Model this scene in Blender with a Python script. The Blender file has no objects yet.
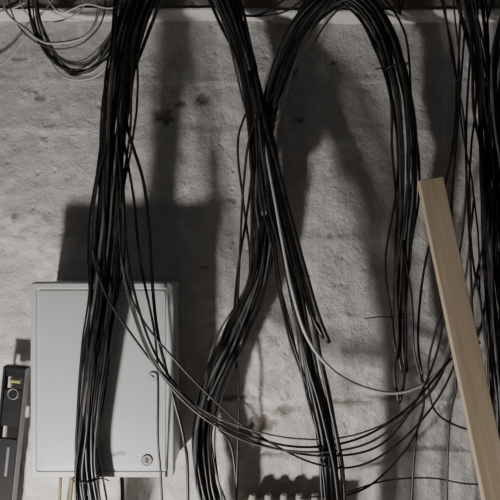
import bpy, bmesh, math, random
from mathutils import Vector, noise, Matrix
random.seed(7)
CAM=1.4; K=0.0025; ZC=1.3
def P(px,py,d):
    s=(CAM-d)/CAM
    return Vector(((px-250)*K*s, -d, ZC+(250-py)*K*s))
# ---------------- materials
def mat(name,col,rough=0.5,metal=0.0,nscale=0,namp=0.0,bump=0.0,spec=0.5):
    m=bpy.data.materials.new(name); m.use_nodes=True
    nt=m.node_tree; b=nt.nodes['Principled BSDF']
    b.inputs['Base Color'].default_value=(*col,1); b.inputs['Roughness'].default_value=rough
    b.inputs['Metallic'].default_value=metal; b.inputs['Specular IOR Level'].default_value=spec
    if nscale:
        tc=nt.nodes.new('ShaderNodeTexCoord'); n=nt.nodes.new('ShaderNodeTexNoise')
        n.inputs['Scale'].default_value=nscale; n.inputs['Detail'].default_value=6
        nt.links.new(tc.outputs['Object'],n.inputs['Vector'])
        r=nt.nodes.new('ShaderNodeValToRGB')
        r.color_ramp.elements[0].position=0.3; r.color_ramp.elements[1].position=0.7
        r.color_ramp.elements[0].color=(*[max(0,c*(1-namp)) for c in col],1)
        r.color_ramp.elements[1].color=(*[min(1,c*(1+namp)) for c in col],1)
        nt.links.new(n.outputs['Fac'],r.inputs['Fac']); nt.links.new(r.outputs['Color'],b.inputs['Base Color'])
        if bump:
            bp=nt.nodes.new('ShaderNodeBump'); bp.inputs['Strength'].default_value=bump; bp.inputs['Distance'].default_value=0.002
            nt.links.new(n.outputs['Fac'],bp.inputs['Height']); nt.links.new(bp.outputs['Normal'],b.inputs['Normal'])
    return m
M_black=mat('cable_black',(0.013,0.012,0.012),0.36,nscale=45,namp=0.7,spec=.6)
M_black2=mat('cable_charcoal',(0.034,0.032,0.032),0.42,nscale=45,namp=0.6,spec=.6)
M_grey=mat('cable_dark_grey',(0.11,0.107,0.102),0.45,nscale=30,namp=0.4)
M_lgrey=mat('cable_light_grey',(0.55,0.54,0.52),0.5,nscale=30,namp=0.15)
M_yel=mat('cable_yellow',(0.24,0.185,0.09),0.5,nscale=30,namp=0.2)
M_box=mat('enclosure_paint',(0.55,0.552,0.545),0.42,nscale=9,namp=0.06,bump=0.1)
M_boxd=mat('enclosure_gasket',(0.16,0.16,0.15),0.6)
M_metal=mat('worn_metal',(0.45,0.44,0.42),0.35,0.8,nscale=40,namp=0.2)
M_dmetal=mat('dark_metal',(0.05,0.05,0.05),0.45,0.5)
M_level=mat('level_black',(0.009,0.009,0.010),0.55,nscale=60,namp=0.4,spec=.25)
M_vial=mat('level_vial',(0.34,0.32,0.13),0.2)
M_white=mat('pale_plastic',(0.36,0.34,0.30),0.6,nscale=60,namp=0.4)
M_levedge=mat('level_edge',(0.16,0.155,0.145),0.4)

def wallmat():
    m=bpy.data.materials.new('whitewashed_concrete'); m.use_nodes=True
    nt=m.node_tree; b=nt.nodes['Principled BSDF']; L=nt.links.new
    b.inputs['Roughness'].default_value=0.9; b.inputs['Specular IOR Level'].default_value=0.2
    tc=nt.nodes.new('ShaderNodeTexCoord')
    def N(sc,det=8,rough=0.6,dist=0,sv=None):
        n=nt.nodes.new('ShaderNodeTexNoise'); n.inputs['Scale'].default_value=sc
        n.inputs['Detail'].default_value=det; n.inputs['Roughness'].default_value=rough; n.inputs['Distortion'].default_value=dist
        if sv:
            mp=nt.nodes.new('ShaderNodeMapping'); mp.inputs['Scale'].default_value=sv
            L(tc.outputs['Object'],mp.inputs['Vector']); L(mp.outputs['Vector'],n.inputs['Vector'])
        else: L(tc.outputs['Object'],n.inputs['Vector'])
        return n
    def R(src,stops):
        r=nt.nodes.new('ShaderNodeValToRGB'); e=r.color_ramp.elements
        e[0].position=stops[0][0]; e[0].color=(*stops[0][1],1)
        e[1].position=stops[-1][0]; e[1].color=(*stops[-1][1],1)
        for p,c in stops[1:-1]:
            x=e.new(p); x.color=(*c,1)
        L(src,r.inputs['Fac']); return r
    def MIX(f,a,bb,mode='MIX'):
        x=nt.nodes.new('ShaderNodeMix'); x.data_type='RGBA'; x.blend_type=mode
        if isinstance(f,float): x.inputs[0].default_value=f
        else: L(f,x.inputs[0])
        L(a,x.inputs[6])
        if isinstance(bb,tuple): x.inputs[7].default_value=(*bb,1)
        else: L(bb,x.inputs[7])
        return x.outputs[2]
    n1=N(4,8,0.65,0.4); base=R(n1.outputs['Fac'],[(0.3,(0.58,0.545,0.515)),(0.5,(0.72,0.69,0.66)),(0.68,(0.83,0.80,0.77))])
    n2=N(18,8,0.75); f2=R(n2.outputs['Fac'],[(0.52,(0,0,0)),(0.70,(0.5,)*3)])
    c=MIX(f2.outputs['Color'],base.outputs['Color'],(0.47,0.435,0.40))
    n3=N(90,3,0.65); f3=R(n3.outputs['Fac'],[(0.66,(0,0,0)),(0.76,(0.6,)*3)])
    c=MIX(f3.outputs['Color'],c,(0.28,0.245,0.21))
    n4=N(7,6,0.75,0.8,(1,1,1.2)); f4=R(n4.outputs['Fac'],[(0.60,(0,0,0)),(0.70,(0.5,)*3)])
    c=MIX(f4.outputs['Color'],c,(0.38,0.33,0.275))
    n5=N(12,6,0.7,0.3,(1.4,1,0.6)); f5=R(n5.outputs['Fac'],[(0.54,(0,0,0)),(0.60,(0.65,)*3)])
    c=MIX(f5.outputs['Color'],c,(0.88,0.86,0.83))
    al=nt.nodes.new('ShaderNodeAttribute'); al.attribute_name='lime_and_lit'
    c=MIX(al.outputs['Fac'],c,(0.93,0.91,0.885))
    at=nt.nodes.new('ShaderNodeAttribute'); at.attribute_name='chip_and_dark'
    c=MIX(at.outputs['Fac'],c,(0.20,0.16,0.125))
    L(c,b.inputs['Base Color'])
    nb=N(26,10,0.74); nb2=N(150,3,0.6)
    ma=nt.nodes.new('ShaderNodeMath'); ma.operation='MULTIPLY_ADD'; ma.inputs[1].default_value=0.2
    L(nb2.outputs['Fac'],ma.inputs[0]); L(nb.outputs['Fac'],ma.inputs[2])
    vo=nt.nodes.new('ShaderNodeTexVoronoi'); vo.inputs['Scale'].default_value=22; L(tc.outputs['Object'],vo.inputs['Vector'])
    pit=R(vo.outputs['Distance'],[(0.06,(0,0,0)),(0.18,(1,1,1))])
    mb=nt.nodes.new('ShaderNodeMath'); mb.operation='MULTIPLY_ADD'; mb.inputs[1].default_value=0.25
    L(pit.outputs['Color'],mb.inputs[0]); L(ma.outputs[0],mb.inputs[2])
    bp=nt.nodes.new('ShaderNodeBump'); bp.inputs['Strength'].default_value=0.8; bp.inputs['Distance'].default_value=0.011
    L(mb.outputs[0],bp.inputs['Height']); L(bp.outputs['Normal'],b.inputs['Normal'])
    return m
M_wall=wallmat()
M_floor=mat('floor_concrete',(0.16,0.15,0.14),0.9,nscale=8,namp=0.3,bump=0.5)

def obj(name,me,mats,parent=None):
    o=bpy.data.objects.new(name,me); bpy.context.collection.objects.link(o)
    for m in (mats if isinstance(mats,list) else [mats]): me.materials.append(m)
    if parent: o.parent=parent
    return o
def empty(name,loc=(0,0,0)):
    o=bpy.data.objects.new(name,None); o.empty_display_size=0.05; bpy.context.collection.objects.link(o); return o

# ---------------- wall grid with relief
def fbm(x,z,s,o=3,seed=0):
    return noise.fractal(Vector((x*s,seed*7.3,z*s)),0.8,2.0,o)
chips=[]
for (px,py,rx,rz,dp) in [(165,116,9,8,.008),(203,98,7,5,.006),(180,103,5,3,.004),(262,424,13,7,.010),(246,433,8,5,.008),
        (288,410,10,4,.005),(40,98,7,2,.002),(20,60,9,2,.002),(300,120,4,3,.004),(335,62,3,2,.003),(15,215,3,4,.002),
        (225,398,20,3,.004),(350,402,22,3,.004),(392,397,18,2.5,.004),(205,268,4,2,.003),(330,235,3,3,.003),(45,138,4,2,.003),(275,455,16,3,.005),(232,200,4,3,.003)]:
    chips.append((( px-250)*K, ZC+(250-py)*K, rx*K, rz*K, dp))
limes=[((px-250)*K, ZC+(250-py)*K, rx*K, rz*K) for px,py,rx,rz in
   [(255,365,26,14),(270,395,40,9),(300,385,20,16),(235,350,14,20),(350,415,36,10),(210,425,16,14),(320,468,30,8),(225,470,18,10),(380,380,18,12),
    (60,250,26,10),(20,235,22,18),(215,330,14,24),(285,350,16,12),(410,425,22,8),(180,80,20,8),(60,130,22,12),(340,150,20,10)]]
x0,x1,z0,z1=-1.6,1.6,0.0,2.4
sp=0.007
nx=int((x1-x0)/sp); nz=int((z1-z0)/sp)
verts=[];faces=[];chipv=[];limev=[]
for j in range(nz+1):
    z=z0+(z1-z0)*j/nz
    for i in range(nx+1):
        x=x0+(x1-x0)*i/nx
        low=1.0 if z>ZC-0.2 else 1.5
        h=0.006*fbm(x,z,2.2,2,1)+0.0042*low*fbm(x,z,8,3,2)+0.0021*low*fbm(x,z,30,3,3)
        for zz,a in ((ZC-0.375,0.006),(ZC+0.425,0.003),(ZC+0.30,0.0025),(ZC+0.03,0.0025),(ZC-0.17,0.002),(ZC-0.50,0.003)):
            dz=z-zz-0.008*fbm(x,0,3,2,5+zz)
            h+= a*math.exp(-(dz/0.006)**2)*(0.6+0.6*fbm(x,zz,6,2,8))
        c=0; li=0
        for (cx,cz,rx,rz,dp) in chips:
            ax=(x-cx)/rx; az=(z-cz)/rz
            if abs(ax)<2.5 and abs(az)<2.5:
                q=ax*ax+az*az+1.2*fbm(x,z,70,2,9)
                if q<1.3:
                    w=min(1,max(0,(1.3-q)/0.6)); h-=dp*w; c=max(c,w*0.7)
        for (cx,cz,rx,rz) in limes:
            ax=(x-cx)/rx; az=(z-cz)/rz
            if abs(ax)<2.5 and abs(az)<2.5:
                q=ax*ax+az*az+2.0*fbm(x,z,40,3,19)
                if q<1.2:
                    w=min(1,(1.2-q)/0.5); li=max(li,w*0.7); 
        h+=0.0025*li
        chipv.append(c); limev.append(li)
        verts.append((x,-h,z))
for j in range(nz):
    for i in range(nx):
        a=j*(nx+1)+i; faces.append((a,a+1,a+nx+2,a+nx+1))
me=bpy.data.meshes.new('wall_back'); me.from_pydata(verts,[],faces)
at=me.attributes.new('chip_and_dark','FLOAT','POINT'); at.data.foreach_set('value',chipv)
at=me.attributes.new('lime_and_lit','FLOAT','POINT'); at.data.foreach_set('value',limev)
me.polygons.foreach_set('use_smooth',[True]*len(faces))
wall=obj('wall_back',me,M_wall)
def boxmesh(name,sx,sy,sz,bev=0.0,seg=2):
    bm=bmesh.new(); bmesh.ops.create_cube(bm,size=1)
    bmesh.ops.scale(bm,vec=(sx,sy,sz),verts=bm.verts)
    if bev: bmesh.ops.bevel(bm,geom=bm.edges[:],offset=bev,segments=seg,profile=0.5,affect='EDGES')
    m=bpy.data.meshes.new(name); bm.to_mesh(m); bm.free(); return m
f=obj('floor',boxmesh('floor',3.2,3.2,0.05),M_floor); f.location=(0,-1.55,-0.03)

# protruding band along the top of the wall: lamp-lit underside painted into the lip's pale colour, fascia coloured darker
n=400; V=[];F=[];LIT=[];DARK=[]
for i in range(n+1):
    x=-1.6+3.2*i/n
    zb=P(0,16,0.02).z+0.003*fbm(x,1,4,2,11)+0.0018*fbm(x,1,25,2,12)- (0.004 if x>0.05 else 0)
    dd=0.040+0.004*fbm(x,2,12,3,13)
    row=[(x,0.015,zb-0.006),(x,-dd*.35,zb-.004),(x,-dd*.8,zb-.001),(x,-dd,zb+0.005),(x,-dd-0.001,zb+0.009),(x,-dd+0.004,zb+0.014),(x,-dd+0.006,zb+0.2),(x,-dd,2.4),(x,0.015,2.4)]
    V+=row; LIT+=[1,1,1,1,1,0,0,0,0]; DARK+=[0,0,0,0,0,.75,.75,.75,.75]
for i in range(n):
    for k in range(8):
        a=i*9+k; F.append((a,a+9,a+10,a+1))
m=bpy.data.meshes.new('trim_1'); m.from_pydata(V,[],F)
at=m.attributes.new('lime_and_lit','FLOAT','POINT'); at.data.foreach_set('value',LIT)
at=m.attributes.new('chip_and_dark','FLOAT','POINT'); at.data.foreach_set('value',DARK)
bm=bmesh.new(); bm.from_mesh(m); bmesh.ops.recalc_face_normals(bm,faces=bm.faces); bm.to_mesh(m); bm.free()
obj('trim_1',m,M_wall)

# ---------------- cables
def catmull(pts,step=0.012):
    out=[]
    Q=[pts[0]*2-pts[1]]+pts+[pts[-1]*2-pts[-2]]
    for i in range(1,len(Q)-2):
        p0,p1,p2,p3=Q[i-1:i+3]
        n=max(2,int((p2-p1).length/step))
        for k in range(n):
            t=k/n
            out.append(0.5*((2*p1)+(p2-p0)*t+(2*p0-5*p1+4*p2-p3)*t*t+(3*p1-p0-3*p2+p3)*t**3))
    out.append(pts[-1].copy()); return out
def cables(name,paths,mats):
    bm=bmesh.new(); S=8
    for pts,r,mi in paths:
        rings=[]; up=None
        for i,p in enumerate(pts):
            t=(pts[min(i+1,len(pts)-1)]-pts[max(i-1,0)]).normalized()
            if up is None:
                up=Vector((0,1,0)) if abs(t.y)<0.9 else Vector((1,0,0))
            u=(up-t*up.dot(t)).normalized(); up=u; v=t.cross(u)
            rings.append([bm.verts.new(p+(u*math.cos(2*math.pi*k/S)+v*math.sin(2*math.pi*k/S))*r) for k in range(S)])
        for a,b in zip(rings,rings[1:]):
            for k in range(S):
                fc=bm.faces.new((a[k],a[(k+1)%S],b[(k+1)%S],b[k])); fc.material_index=mi; fc.smooth=True
        for rg in (rings[0],rings[-1]):
            fc=bm.faces.new(rg); fc.material_index=mi
    bmesh.ops.recalc_face_normals(bm,faces=bm.faces)
    me=bpy.data.meshes.new(name); bm.to_mesh(me); bm.free()
    o=bpy.data.objects.new(name,me); bpy.context.collection.objects.link(o)
    for m in mats: me.materials.append(m)
    return o
CM=[M_black,M_black2,M_grey,M_lgrey,M_yel]
def bundle(name,ctrl,n,rc=0.0042,stray=0.35,seed=0,ties=(),ns=5):
    rnd=random.Random(seed)
    c3=[P(a,b,d) for a,b,d,w in ctrl]
    cw=[w*K for a,b,d,w in ctrl]
    pos=[];wid=[]
    Q=[c3[0]*2-c3[1]]+c3+[c3[-1]*2-c3[-2]]; W=[cw[0]]+cw+[cw[-1]]
    for i in range(1,len(Q)-2):
        p0,p1,p2,p3=Q[i-1:i+3]; k2=max(2,int((p2-p1).length/0.012))
        for k in range(k2):
            t=k/k2
            pos.append(0.5*((2*p1)+(p2-p0)*t+(2*p0-5*p1+4*p2-p3)*t*t+(3*p1-p0-3*p2+p3)*t**3))
            wid.append(W[i]*(1-t)+W[i+1]*t)
    pos.append(c3[-1]); wid.append(cw[-1])
    fr=[]
    for i in range(len(pos)):
        t=(pos[min(i+1,len(pos)-1)]-pos[max(i-1,0)]).normalized()
        u=t.cross(Vector((0,1,0))).normalized(); fr.append((t,u,u.cross(t)))
    paths=[]
    for c in range(n+ns):
        isst=c>=n
        a=rnd.uniform(0,2*math.pi); rr=math.sqrt(rnd.uniform(0.02,1))
        tw=rnd.uniform(-1,1)*1.6; sd=rnd.uniform(0,500)
        st=stray*rnd.choice([0.4,0.7,1.0,2.2])
        if isst: rr=1.05; st=1.5; tw*=0.6
        pts=[]; s=0
        for i in range(len(pos)):
            if i: s+=(pos[i]-pos[i-1]).length
            an=a+tw*s+0.9*noise.noise(Vector((s*2.2,sd,0)))
            q=rr+st*noise.noise(Vector((s*3.5,sd,5)))
            w=wid[i]-rc
            uu=math.cos(an)*q*w + 0.0026*noise.noise(Vector((s*12,sd,9)))
            vv=math.sin(an)*q*w*0.75
            pts.append(pos[i]+fr[i][1]*uu+fr[i][2]*vv)
        mi=rnd.choices([0,1,2],[0.42,0.42,0.16])[0]
        paths.append((pts,rc*(rnd.uniform(0.45,.7) if isst else rnd.choice([.6,.7,.85,.95,1.1])),mi))
    for (fi,tail) in ties:
        i=int(fi*(len(pos)-1)); p=pos[i]; t,u,v=fr[i]; w=wid[i]*1.03
        ring=[p+u*math.cos(2*math.pi*k/24)*w+v*math.sin(2*math.pi*k/24)*w*0.8 for k in range(25)]
        paths.append((ring,0.0016,0))
        sg=1 if tail>0 else -1
        st0=p+u*w*sg*(1 if u.x>0 else -1)+Vector((0,-0.008,0))
        paths.append(([st0,st0+Vector((tail*K*0.5,-0.004,0.002)),st0+Vector((tail*K,-0.006,-0.002))],0.0015,0))
    return cables(name,paths,CM)
def wires(name,specs,extra=None):
    paths=list(extra or [])
    for ctrl,r,mi in specs:
        paths.append((catmull([P(*c) for c in ctrl]),r,mi))
    return cables(name,paths,CM)

bundle('cable_bundle',[(88,700,.14,16),(90,560,.16,14),(88,505,.18,11),(86,460,.19,11),(91,400,.20,12),(98,345,.20,13),(105,295,.20,13),(109,240,.20,12),(112,180,.205,12),
   (115,120,.20,13),(124,60,.19,15),(138,10,.17,17),(158,-28,.15,16),(185,-42,.13,14),(212,-28,.11,13),(231,15,.10,13),(247,65,.09,12),(256,120,.09,11),(262,180,.09,12),
   (264,235,.09,12),(258,285,.09,12),(236,335,.085,13),(213,385,.085,12),(203,430,.09,11),(206,480,.10,11),(214,530,.10,12),(220,700,.10,13)],
   29,0.0043,0.35,1,ties=((0.155,10),),ns=8)
bundle('cable_bundle',[(270,215,.12,8),(266,165,.12,9),(268,120,.11,9),(280,75,.10,10),(300,32,.09,12),(324,4,.09,12),(346,-6,.09,12),(368,8,.09,12),(387,42,.09,12),(400,90,.09,11),
   (406,145,.09,11),(406,200,.10,10),(402,255,.10,9),(399,310,.10,7),(400,345,.10,6),(404,372,.10,4)],17,0.0040,0.35,2,ties=((0.54,-8),(0.92,-26)),ns=4)
bundle('cable_bundle',[(262,120,.12,8),(268,160,.135,10),(274,205,.155,11),(285,250,.17,11),(296,295,.18,12),(306,345,.185,12),(318,395,.18,12),(327,440,.175,12),(332,480,.17,12),(334,540,.16,12),(334,700,.15,12)],
   17,0.0042,0.35,3,ns=4)
bundle('cable_bundle',[(455,-60,.10,10),(463,-20,.11,12),(473,30,.11,12),(480,80,.11,13),(482,150,.11,13),(486,220,.11,14),(492,290,.11,15),(498,370,.11,15),(502,450,.10,14),(505,700,.08,14)],
   16,0.0043,0.8,4,ns=4)
bundle('cable_bundle',[(520,-60,.12,12),(512,0,.12,12),(500,60,.13,14),(498,130,.13,14),(502,220,.13,14),(512,320,.12,14),(520,450,.10,14),(520,700,.08,14)],
   12,0.0043,0.6,5)

# coil top-left
cp=[]
rc=random.Random(9)
for k in range(10):
    a0=rc.uniform(-6,6); b0=rc.uniform(-7,7); w=rc.uniform(-7,7)
    pts=[(34+a0,-40,.10),(33+a0,5+b0*.5,.10),(42+a0+w*.4,38+b0,.105),(62+w*.5,60+b0+k*1.0,.11),(86+a0,64+b0+k,.12),(107+w*.5,48+b0,.13),(118+a0*.6,20,.14),(122+a0,-10,.14),(122+a0,-45,.13)]
    cp.append((catmull([P(*p) for p in pts]),rc.choice([.0018,.0024,.003,.0034]),rc.choice([0,0,1,2]) if k!=4 else 3))
for k in range(5):
    a0=rc.uniform(-6,6)
    pts=[(88,-40,.12),(104+a0,-4,.12),(100+a0,24,.13),(80,44+a0,.13),(52+a0,48+a0,.12),(26,34+a0,.10),(10+a0,8,.09),(6+a0,-40,.08)]
    cp.append((catmull([P(*p) for p in pts]),rc.choice([.0018,.0028]),rc.choice([0,1,2]) if k!=2 else 3))
for pts,r in (([(-40,74,.03),(-6,68,.03),(14,52,.03),(34,24,.035),(54,-4,.04),(64,-45,.05)],.0022),
            ([(-30,18,.03),(0,12,.04),(30,-2,.05),(50,-45,.06)],.0020),
            ([(10,-45,.06),(24,10,.06),(52,22,.06),(84,6,.07),(96,-45,.08)],.0020),
            ([(30,-45,.07),(40,30,.08),(60,74,.09),(92,78,.10),(112,58,.12),(120,20,.13),(124,-45,.13)],.0021),
            ([(150,-45,.1),(136,-8,.12),(112,8,.13),(86,4,.12),(60,12,.10),(44,-10,.09),(40,-45,.08)],.0020)):
    cp.append((catmull([P(*p) for p in pts]),r,3))
cables('cable_coil',cp,CM)
# loose individual cables
wires('loose_cable',[
 ([(150,-30,.15),(126,30,.18),(114,110,.215),(97,185,.225),(92,240,.225),(104,290,.23),(132,335,.23),(172,385,.22),(218,424,.19),(270,447,.19),(330,456,.19),(380,445,.15),(414,405,.13),(436,355,.10),(446,300,.09),(448,240,.10),(456,120,.10),(462,-30,.10)],.0026,1),
 ([(150,-30,.15),(128,50,.19),(122,130,.20),(124,200,.22),(128,260,.23),(142,320,.23),(160,362,.22),(192,402,.20),(240,432,.19),(300,447,.20),(360,438,.16),(410,406,.13),(448,362,.10),(480,330,.08),(490,240,.10)],.0027,0),
 ([(118,100,.20),(120,190,.21),(122,262,.23),(136,322,.23),(158,370,.225),(196,412,.20),(246,441,.19),(306,452,.20),(366,444,.16),(410,412,.13),(440,374,.10),(462,300,.10),(474,200,.10)],.0026,2),
 ([(116,150,.21),(122,260,.23),(140,315,.23),(175,360,.22),(212,398,.2),(250,430,.19),(310,462,.20),(358,466,.17),(402,440,.14),(440,395,.10),(462,340,.08),(484,240,.10)],.0024,1),
 ([(112,120,.20),(124,220,.22),(130,290,.23),(150,352,.23),(184,396,.21),(228,422,.19),(290,438,.20),(350,436,.17),(404,414,.13),(434,388,.10),(456,340,.09),(484,260,.10)],.0020,2),
])
wires('loose_cable',[
 ([(140,-20,.16),(122,50,.19),(126,120,.20),(143,180,.20),(149,230,.20),(152,280,.20),(158,335,.20),(172,392,.19),(184,440,.17),(188,490,.14),(188,700,.10)],.0036,0),
 ([(135,-20,.17),(116,70,.18),(124,140,.2),(134,200,.2),(140,260,.2),(154,330,.19),(158,380,.19),(158,440,.18),(162,500,.16),(168,700,.12)],.0028,1),
 ([(136,-20,.17),(118,40,.18),(104,90,.2),(100,150,.2),(104,210,.21),(96,280,.21),(88,340,.21),(82,400,.2),(84,500,.18)],.0020,1),
])
wires('loose_cable',[([(246,40,.10),(256,90,.11),(266,150,.145),(275,200,.18),(283,245,.20),(292,290,.215),(306,335,.215),(328,366,.19),(356,384,.14),(392,393,.12),(424,384,.11),(452,360,.09),(480,342,.07)],.0036,3)])
wires('loose_cable',[
 ([(254,70,.11),(264,120,.13),(276,160,.155),(290,215,.185),(305,270,.20),(318,315,.20),(329,343,.20)],.0052,1),
 ([(250,72,.11),(262,122,.13),(272,165,.155),(284,215,.185),(297,268,.20),(312,315,.20),(324,338,.20)],.0048,0),
])
wires('loose_cable',[
 ([(222,-20,.09),(240,60,.09),(247,110,.09),(252,165,.09),(246,220,.08),(238,270,.07),(234,330,.07),(239,390,.07),(238,440,.07),(230,700,.07)],.0030,0),
 ([(226,-20,.09),(252,80,.09),(238,140,.08),(243,200,.07),(250,260,.07),(244,320,.07),(226,370,.08)],.0028,1),
 ([(218,-30,.10),(244,40,.10),(250,140,.10),(256,220,.10),(246,300,.08),(222,350,.08),(216,420,.08),(235,470,.07),(236,700,.07)],.0030,0),
 ([(216,-30,.10),(236,20,.10),(256,70,.10),(268,120,.12),(278,170,.13),(272,230,.12),(262,290,.10),(240,345,.10)],.0022,2),
])
wires('loose_cable',[
 ([(214,-30,.10),(225,15,.10),(244,62,.10),(262,108,.11),(272,140,.12),(266,200,.12),(258,260,.11),(240,325,.10)],.0032,0),
 ([(350,-10,.09),(330,0,.10),(300,50,.11),(282,110,.12),(262,140,.12),(256,200,.11),(262,260,.11),(240,330,.11),(208,400,.11)],.0030,2),
 ([(340,-20,.09),(318,-8,.09),(292,40,.10),(276,88,.11),(252,130,.12),(244,180,.10),(240,250,.09),(236,340,.09)],.0028,1),
 ([(400,15,.08),(398,-2,.08),(376,-12,.08),(340,-20,.08),(300,-10,.08),(262,14,.08),(238,12,.08),(228,-10,.08)],.0028,1),
 ([(228,6,.08),(246,16,.08),(284,12,.08),(312,-8,.08)],.0022,1),
 ([(330,-4,.08),(362,14,.08),(384,8,.08),(400,12,.08),(402,-6,.08),(386,-20,.08)],.0022,0),
])
wires('loose_cable',[
 ([(432,-40,.08),(446,20,.09),(456,80,.10),(452,150,.10),(440,205,.10),(424,270,.09),(418,340,.09),(424,400,.08),(414,460,.08),(404,700,.08)],.0028,0),
 ([(470,-40,.09),(464,40,.10),(458,120,.10),(452,200,.10),(450,290,.09),(456,380,.08),(448,450,.07),(446,700,.07)],.0026,0),
 ([(440,-30,.09),(452,60,.10),(464,120,.10),(466,190,.10),(458,260,.09),(436,330,.09),(428,372,.09),(436,412,.08),(470,430,.07),(500,428,.07)],.0026,1),
 ([(480,-30,.10),(470,60,.11),(466,150,.11),(470,250,.11),(474,340,.10),(482,420,.08),(484,700,.08)],.0028,0),
 ([(404,250,.11),(412,300,.11),(414,350,.10),(424,398,.09),(412,440,.09),(372,484,.08),(330,500,.08)],.0026,0),
 ([(398,240,.10),(396,280,.11),(398,340,.11),(394,372,.11),(399,404,.11)],.0036,1),
 ([(404,240,.10),(404,280,.11),(406,340,.11),(404,380,.11),(400,402,.11)],.0036,0),
 ([(300,498,.12),(340,494,.08),(384,481,.08),(430,478,.07),(470,484,.07),(520,482,.07)],.0020,1),
])
def down(px,d,r,mi):
    a=P(px,472,d); return ([a+Vector((0,0,-k*0.02)) + Vector((0.006*math.sin(k*.3+px),0,0)) for k in range(int((a.z-0.0)/0.02)+1)],r,mi)
cables('supply_cable',[down(58,.05,.004,4),down(72,.05,.005,4),down(88,.04,.004,1),down(120,.06,.005,1)],CM)
def hook(px,py,d):
    base=P(px,py,d); x,z=base.x,base.z
    pts=[Vector((x,0.0,z)),Vector((x,-d*0.5,z)),Vector((x,-d-0.05,z)),Vector((x,-d-0.065,z+0.01)),Vector((x,-d-0.068,z+0.03))]
    cables('steel_hook',[(catmull(pts),0.006,0)],[M_dmetal])
hook(185,-26,.13); hook(346,-5,.08); hook(463,-45,.11); hook(515,-45,.12); hook(78,-42,.11)

# ---------------- enclosure
enc=empty('electrical_enclosure')
D=0.15
tl=P(30,282,D); br=P(174,478,D)
cx=(tl.x+br.x)/2; cz=(tl.z+br.z)/2; w=br.x-tl.x; h=tl.z-br.z
enc.location=(cx,0,cz)
def part(name,me,m,loc,rot=None,par=enc):
    o=obj(name,me,m,par); o.location=loc
    if rot: o.rotation_euler=rot
    return o
part('body',boxmesh('body',w-0.010,D-0.034,h-0.010,0.004,2),M_box,(0,-(D-0.034)/2+0.004,0))
part('gasket',boxmesh('gasket',w-0.018,0.012,h-0.018,0.001,1),M_boxd,(0,-D+0.030,0))
def loopmesh(name,rings,seg=6):
    bm=bmesh.new(); R=[]
    for hw,hh,r,y in rings:
        vs=[]
        for (sx,sz,a0) in ((1,1,0),(-1,1,90),(-1,-1,180),(1,-1,270)):
            for k in range(seg+1):
                a=math.radians(a0+90*k/seg)
                vs.append(bm.verts.new((sx*(hw-r)+r*math.cos(a),y,sz*(hh-r)+r*math.sin(a))))
        R.append(vs)
    n=len(R[0])
    for a,b in zip(R,R[1:]):
        for k in range(n):
            bm.faces.new((a[k],a[(k+1)%n],b[(k+1)%n],b[k]))
    bm.faces.new(R[0]); bm.faces.new(R[-1])
    bmesh.ops.recalc_face_normals(bm,faces=bm.faces)
    me=bpy.data.meshes.new(name); bm.to_mesh(me); bm.free(); return me
hw=w/2; hh=h/2
part('door',loopmesh('door',[(hw,hh,.010,-D+.026),(hw,hh,.010,-D+.005),(hw-.0015,hh-.0015,.009,-D+.0015),(hw-.004,hh-.004,.008,-D),(hw-.013,hh-.013,.006,-D),
   (hw-.0145,hh-.0145,.006,-D+.0025),(hw-.018,hh-.018,.006,-D+.0025),(hw-.0195,hh-.0195,.006,-D+.0005),(hw-.03,hh-.03,.004,-D)]),M_box,(0,0,0))
def cyl(name,r,depth,seg=32,r2=None):
    bm=bmesh.new(); bmesh.ops.create_cone(bm,cap_ends=True,segments=seg,radius1=r,radius2=r if r2 is None else r2,depth=depth)
    me=bpy.data.meshes.new(name); bm.to_mesh(me); bm.free(); return me
def ring(name,R,r,seg=32):
    bm=bmesh.new(); G=[]
    for i in range(seg):
        a=2*math.pi*i/seg
        G.append([bm.verts.new(((R+r*math.cos(b))*math.cos(a),(R+r*math.cos(b))*math.sin(a),r*math.sin(b))) for b in [2*math.pi*k/8 for k in range(8)]])
    for i in range(seg):
        for k in range(8):
            bm.faces.new((G[i][k],G[(i+1)%seg][k],G[(i+1)%seg][(k+1)%8],G[i][(k+1)%8]))
    me=bpy.data.meshes.new(name); bm.to_mesh(me); bm.free(); return me
rx=(math.pi/2,0,0)
lk=P(153,376,D); lx,lz=lk.x-cx,lk.z-cz
part('lock_barrel',cyl('lock_barrel',.0085,.005),M_box,(lx,-D-.001,lz),rx)
part('lock_collar',ring('lock_collar',.0092,.0013),M_boxd,(lx,-D-.001,lz),rx)
part('lock_slot',boxmesh('lock_slot',.009,.002,.0022),M_dmetal,(lx,-D-.0037,lz),(0,0.6,0))
bk=P(147,460,D); bx,bz=bk.x-cx,bk.z-cz
part('badge_disc',cyl('badge_disc',.0118,.002),M_white,(bx,-D-.001,bz),rx)
part('badge_ring',ring('badge_ring',.0115,.0011),M_dmetal,(bx,-D-.0015,bz),rx)
for k,(ox,oz,sw) in enumerate([(0,.0035,.010),(0,-.0005,.006),(0,-.0045,.010)]):
    part('badge_mark_%d'%(k+1),boxmesh('bm',sw,.001,.0018),M_dmetal,(bx+ox,-D-.0025,bz+oz),(0,0.5,0))
for k,zz in enumerate((hh*.72,-hh*.72)):
    part('hinge_%d'%(k+1),cyl('hinge',.005,.035,16),M_box,(-hw+.0005,-D+.028,zz))

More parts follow.
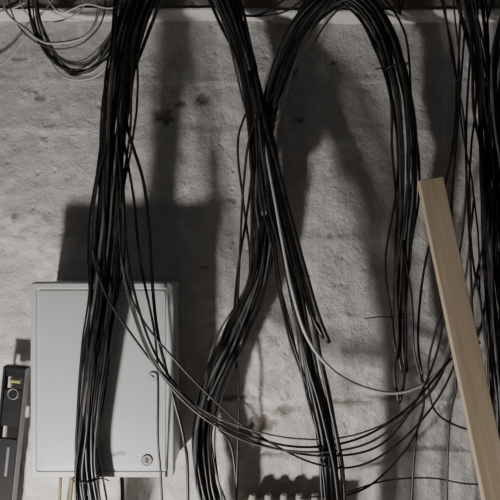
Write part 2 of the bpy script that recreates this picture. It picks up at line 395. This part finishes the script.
# ---------------- spirit level
lev=empty('spirit_level')
a=P(17,366,.05); b_=P(1,520,.05)
dirv=(a-b_).normalized(); ang=math.atan2(dirv.x,dirv.z)
Lh=0.60; lev.location=a-dirv*(Lh/2); lev.rotation_euler=(0,ang,0)
lw=0.054; lt=0.024
part('web',boxmesh('web',lw-.008,lt*.45,Lh-.20,.001,1),M_level,(0,0,-.075),par=lev)
for s,nm in ((-1,'rail_left'),(1,'rail_right')):
    part(nm,boxmesh(nm,.0055,lt,Lh,.0012,2),M_level,(s*(lw/2-.0027),0,0),par=lev)
    part(nm+'_edge',boxmesh(nm,.0016,lt+.001,Lh-.004,.0003,1),M_levedge,(s*(lw/2),0,0),par=lev)
part('end_cap_top',boxmesh('cap',lw,lt+.002,.010,.002,2),M_level,(0,0,Lh/2-.005),par=lev)
part('end_cap_bottom',boxmesh('cap',lw,lt+.002,.010,.002,2),M_level,(0,0,-Lh/2+.005),par=lev)
part('head_plate_a',boxmesh('hp',lw-.008,lt*.45,.018,.001,1),M_level,(0,0,Lh/2-.017),par=lev)
part('head_plate_b',boxmesh('hp',lw-.008,lt*.45,.022,.001,1),M_level,(0,0,Lh/2-.066),par=lev)
part('head_plate_c',boxmesh('hp',lw-.008,lt*.45,.07,.001,1),M_level,(0,0,Lh/2-.11),par=lev)
part('plumb_vial',cyl('vial',.0055,.026,20),M_vial,(0,0,Lh/2-.036),(0,math.pi/2,0),par=lev)
part('vial_ring',ring('vr',.012,.0022),M_levedge,(0,-.006,Lh/2-.066),rx,par=lev)
part('vial_face',cyl('vf',.009,.014,24),M_level,(0,0,Lh/2-.066),rx,par=lev)
part('label_band',boxmesh('lb',.006,.001,.07,.0002,1),M_levedge,(0.002,-lt*.23,.07),par=lev)

# ---------------- plank leaning
def woodmat():
    m=bpy.data.materials.new('pine_wood'); m.use_nodes=True; nt=m.node_tree; b=nt.nodes['Principled BSDF']; L=nt.links.new
    tc=nt.nodes.new('ShaderNodeTexCoord'); mp=nt.nodes.new('ShaderNodeMapping'); mp.inputs['Scale'].default_value=(18,18,1.2)
    n=nt.nodes.new('ShaderNodeTexNoise'); n.inputs['Scale'].default_value=3; n.inputs['Detail'].default_value=8; n.inputs['Distortion'].default_value=0.6
    r=nt.nodes.new('ShaderNodeValToRGB'); e=r.color_ramp.elements; e[0].position=.3; e[0].color=(.47,.355,.235,1); e[1].position=.7; e[1].color=(.66,.54,.395,1)
    L(tc.outputs['Object'],mp.inputs[0]); L(mp.outputs[0],n.inputs['Vector']); L(n.outputs['Fac'],r.inputs[0]); L(r.outputs[0],b.inputs['Base Color'])
    b.inputs['Roughness'].default_value=.65
    bp=nt.nodes.new('ShaderNodeBump'); bp.inputs['Strength'].default_value=.3; bp.inputs['Distance'].default_value=.002
    L(n.outputs['Fac'],bp.inputs['Height']); L(bp.outputs[0],b.inputs['Normal']); return m
M_wood=woodmat()
top=P(430,180,.19); mid=P(493,480,.32)
dv=(mid-top).normalized()
tt=(top.z-0.03)/(-dv.z); bot=top+dv*tt
Lp=(bot-top).length
pl=obj('wooden_plank',boxmesh('wooden_plank',.052,.024,Lp,.0015,2),M_wood)
zax=-dv; yax=(Vector((0,1,0))-zax*zax.y).normalized(); xax=yax.cross(zax)
rotm=Matrix((xax,yax,zax)).transposed()
rotm=rotm@Matrix.Rotation(math.radians(-4),3,'Z')
pl.matrix_world=Matrix.Translation((top+bot)/2)@rotm.to_4x4()

# ---------------- junction box with glands just under the frame
jb=empty('junction_box')
jp=P(284,500,.05); jb.location=(jp.x,0,jp.z-.062)
part('case',boxmesh('case',.20,.09,.10,.005,3),M_white,(0,-.047,0),par=jb)
part('lid',boxmesh('lid',.18,.008,.08,.003,2),M_white,(0,-.095,0),par=jb)
rg=random.Random(3)
for k in range(5):
    x=-.075+.0375*k
    part('gland_%d'%(k+1),cyl('gl',.014,.014,6),M_white,(x,-.05,.056),(0,0,rg.random()),par=jb)
    part('gland_dome_%d'%(k+1),cyl('gd',.012,.013,24,.008),M_white,(x,-.05,.069),par=jb)

# ---------------- work lamp
LP=Vector((-.62,-.84,.31))
wl=empty('work_lamp'); wl.location=LP
part('housing',boxmesh('housing',.16,.05,.12,.008,2),M_dmetal,(0,-.10,0),par=wl)
part('stem',cyl('stem',.01,.24,16),M_dmetal,(0,-.10,-.18),par=wl)
part('foot',boxmesh('foot',.2,.16,.02,.004,2),M_dmetal,(0,-.10,-.304),par=wl)
ld=bpy.data.lights.new('lamp_bulb','POINT'); ld.energy=59; ld.color=(1,.97,.935); ld.shadow_soft_size=.055
lo=bpy.data.objects.new('lamp_bulb',ld); bpy.context.collection.objects.link(lo); lo.parent=wl; lo.location=(0,0,0)

wd=bpy.data.worlds.new('World'); bpy.context.scene.world=wd; wd.use_nodes=True
wd.node_tree.nodes['Background'].inputs[0].default_value=(1,.975,.955,1); wd.node_tree.nodes['Background'].inputs[1].default_value=.04

cd=bpy.data.cameras.new('camera'); cd.sensor_width=36; cd.lens=36*CAM/1.25; cd.clip_start=.01
co=bpy.data.objects.new('camera',cd); bpy.context.collection.objects.link(co)
co.location=(0,-CAM,ZC); co.rotation_euler=(math.pi/2,0,0)
bpy.context.scene.camera=co
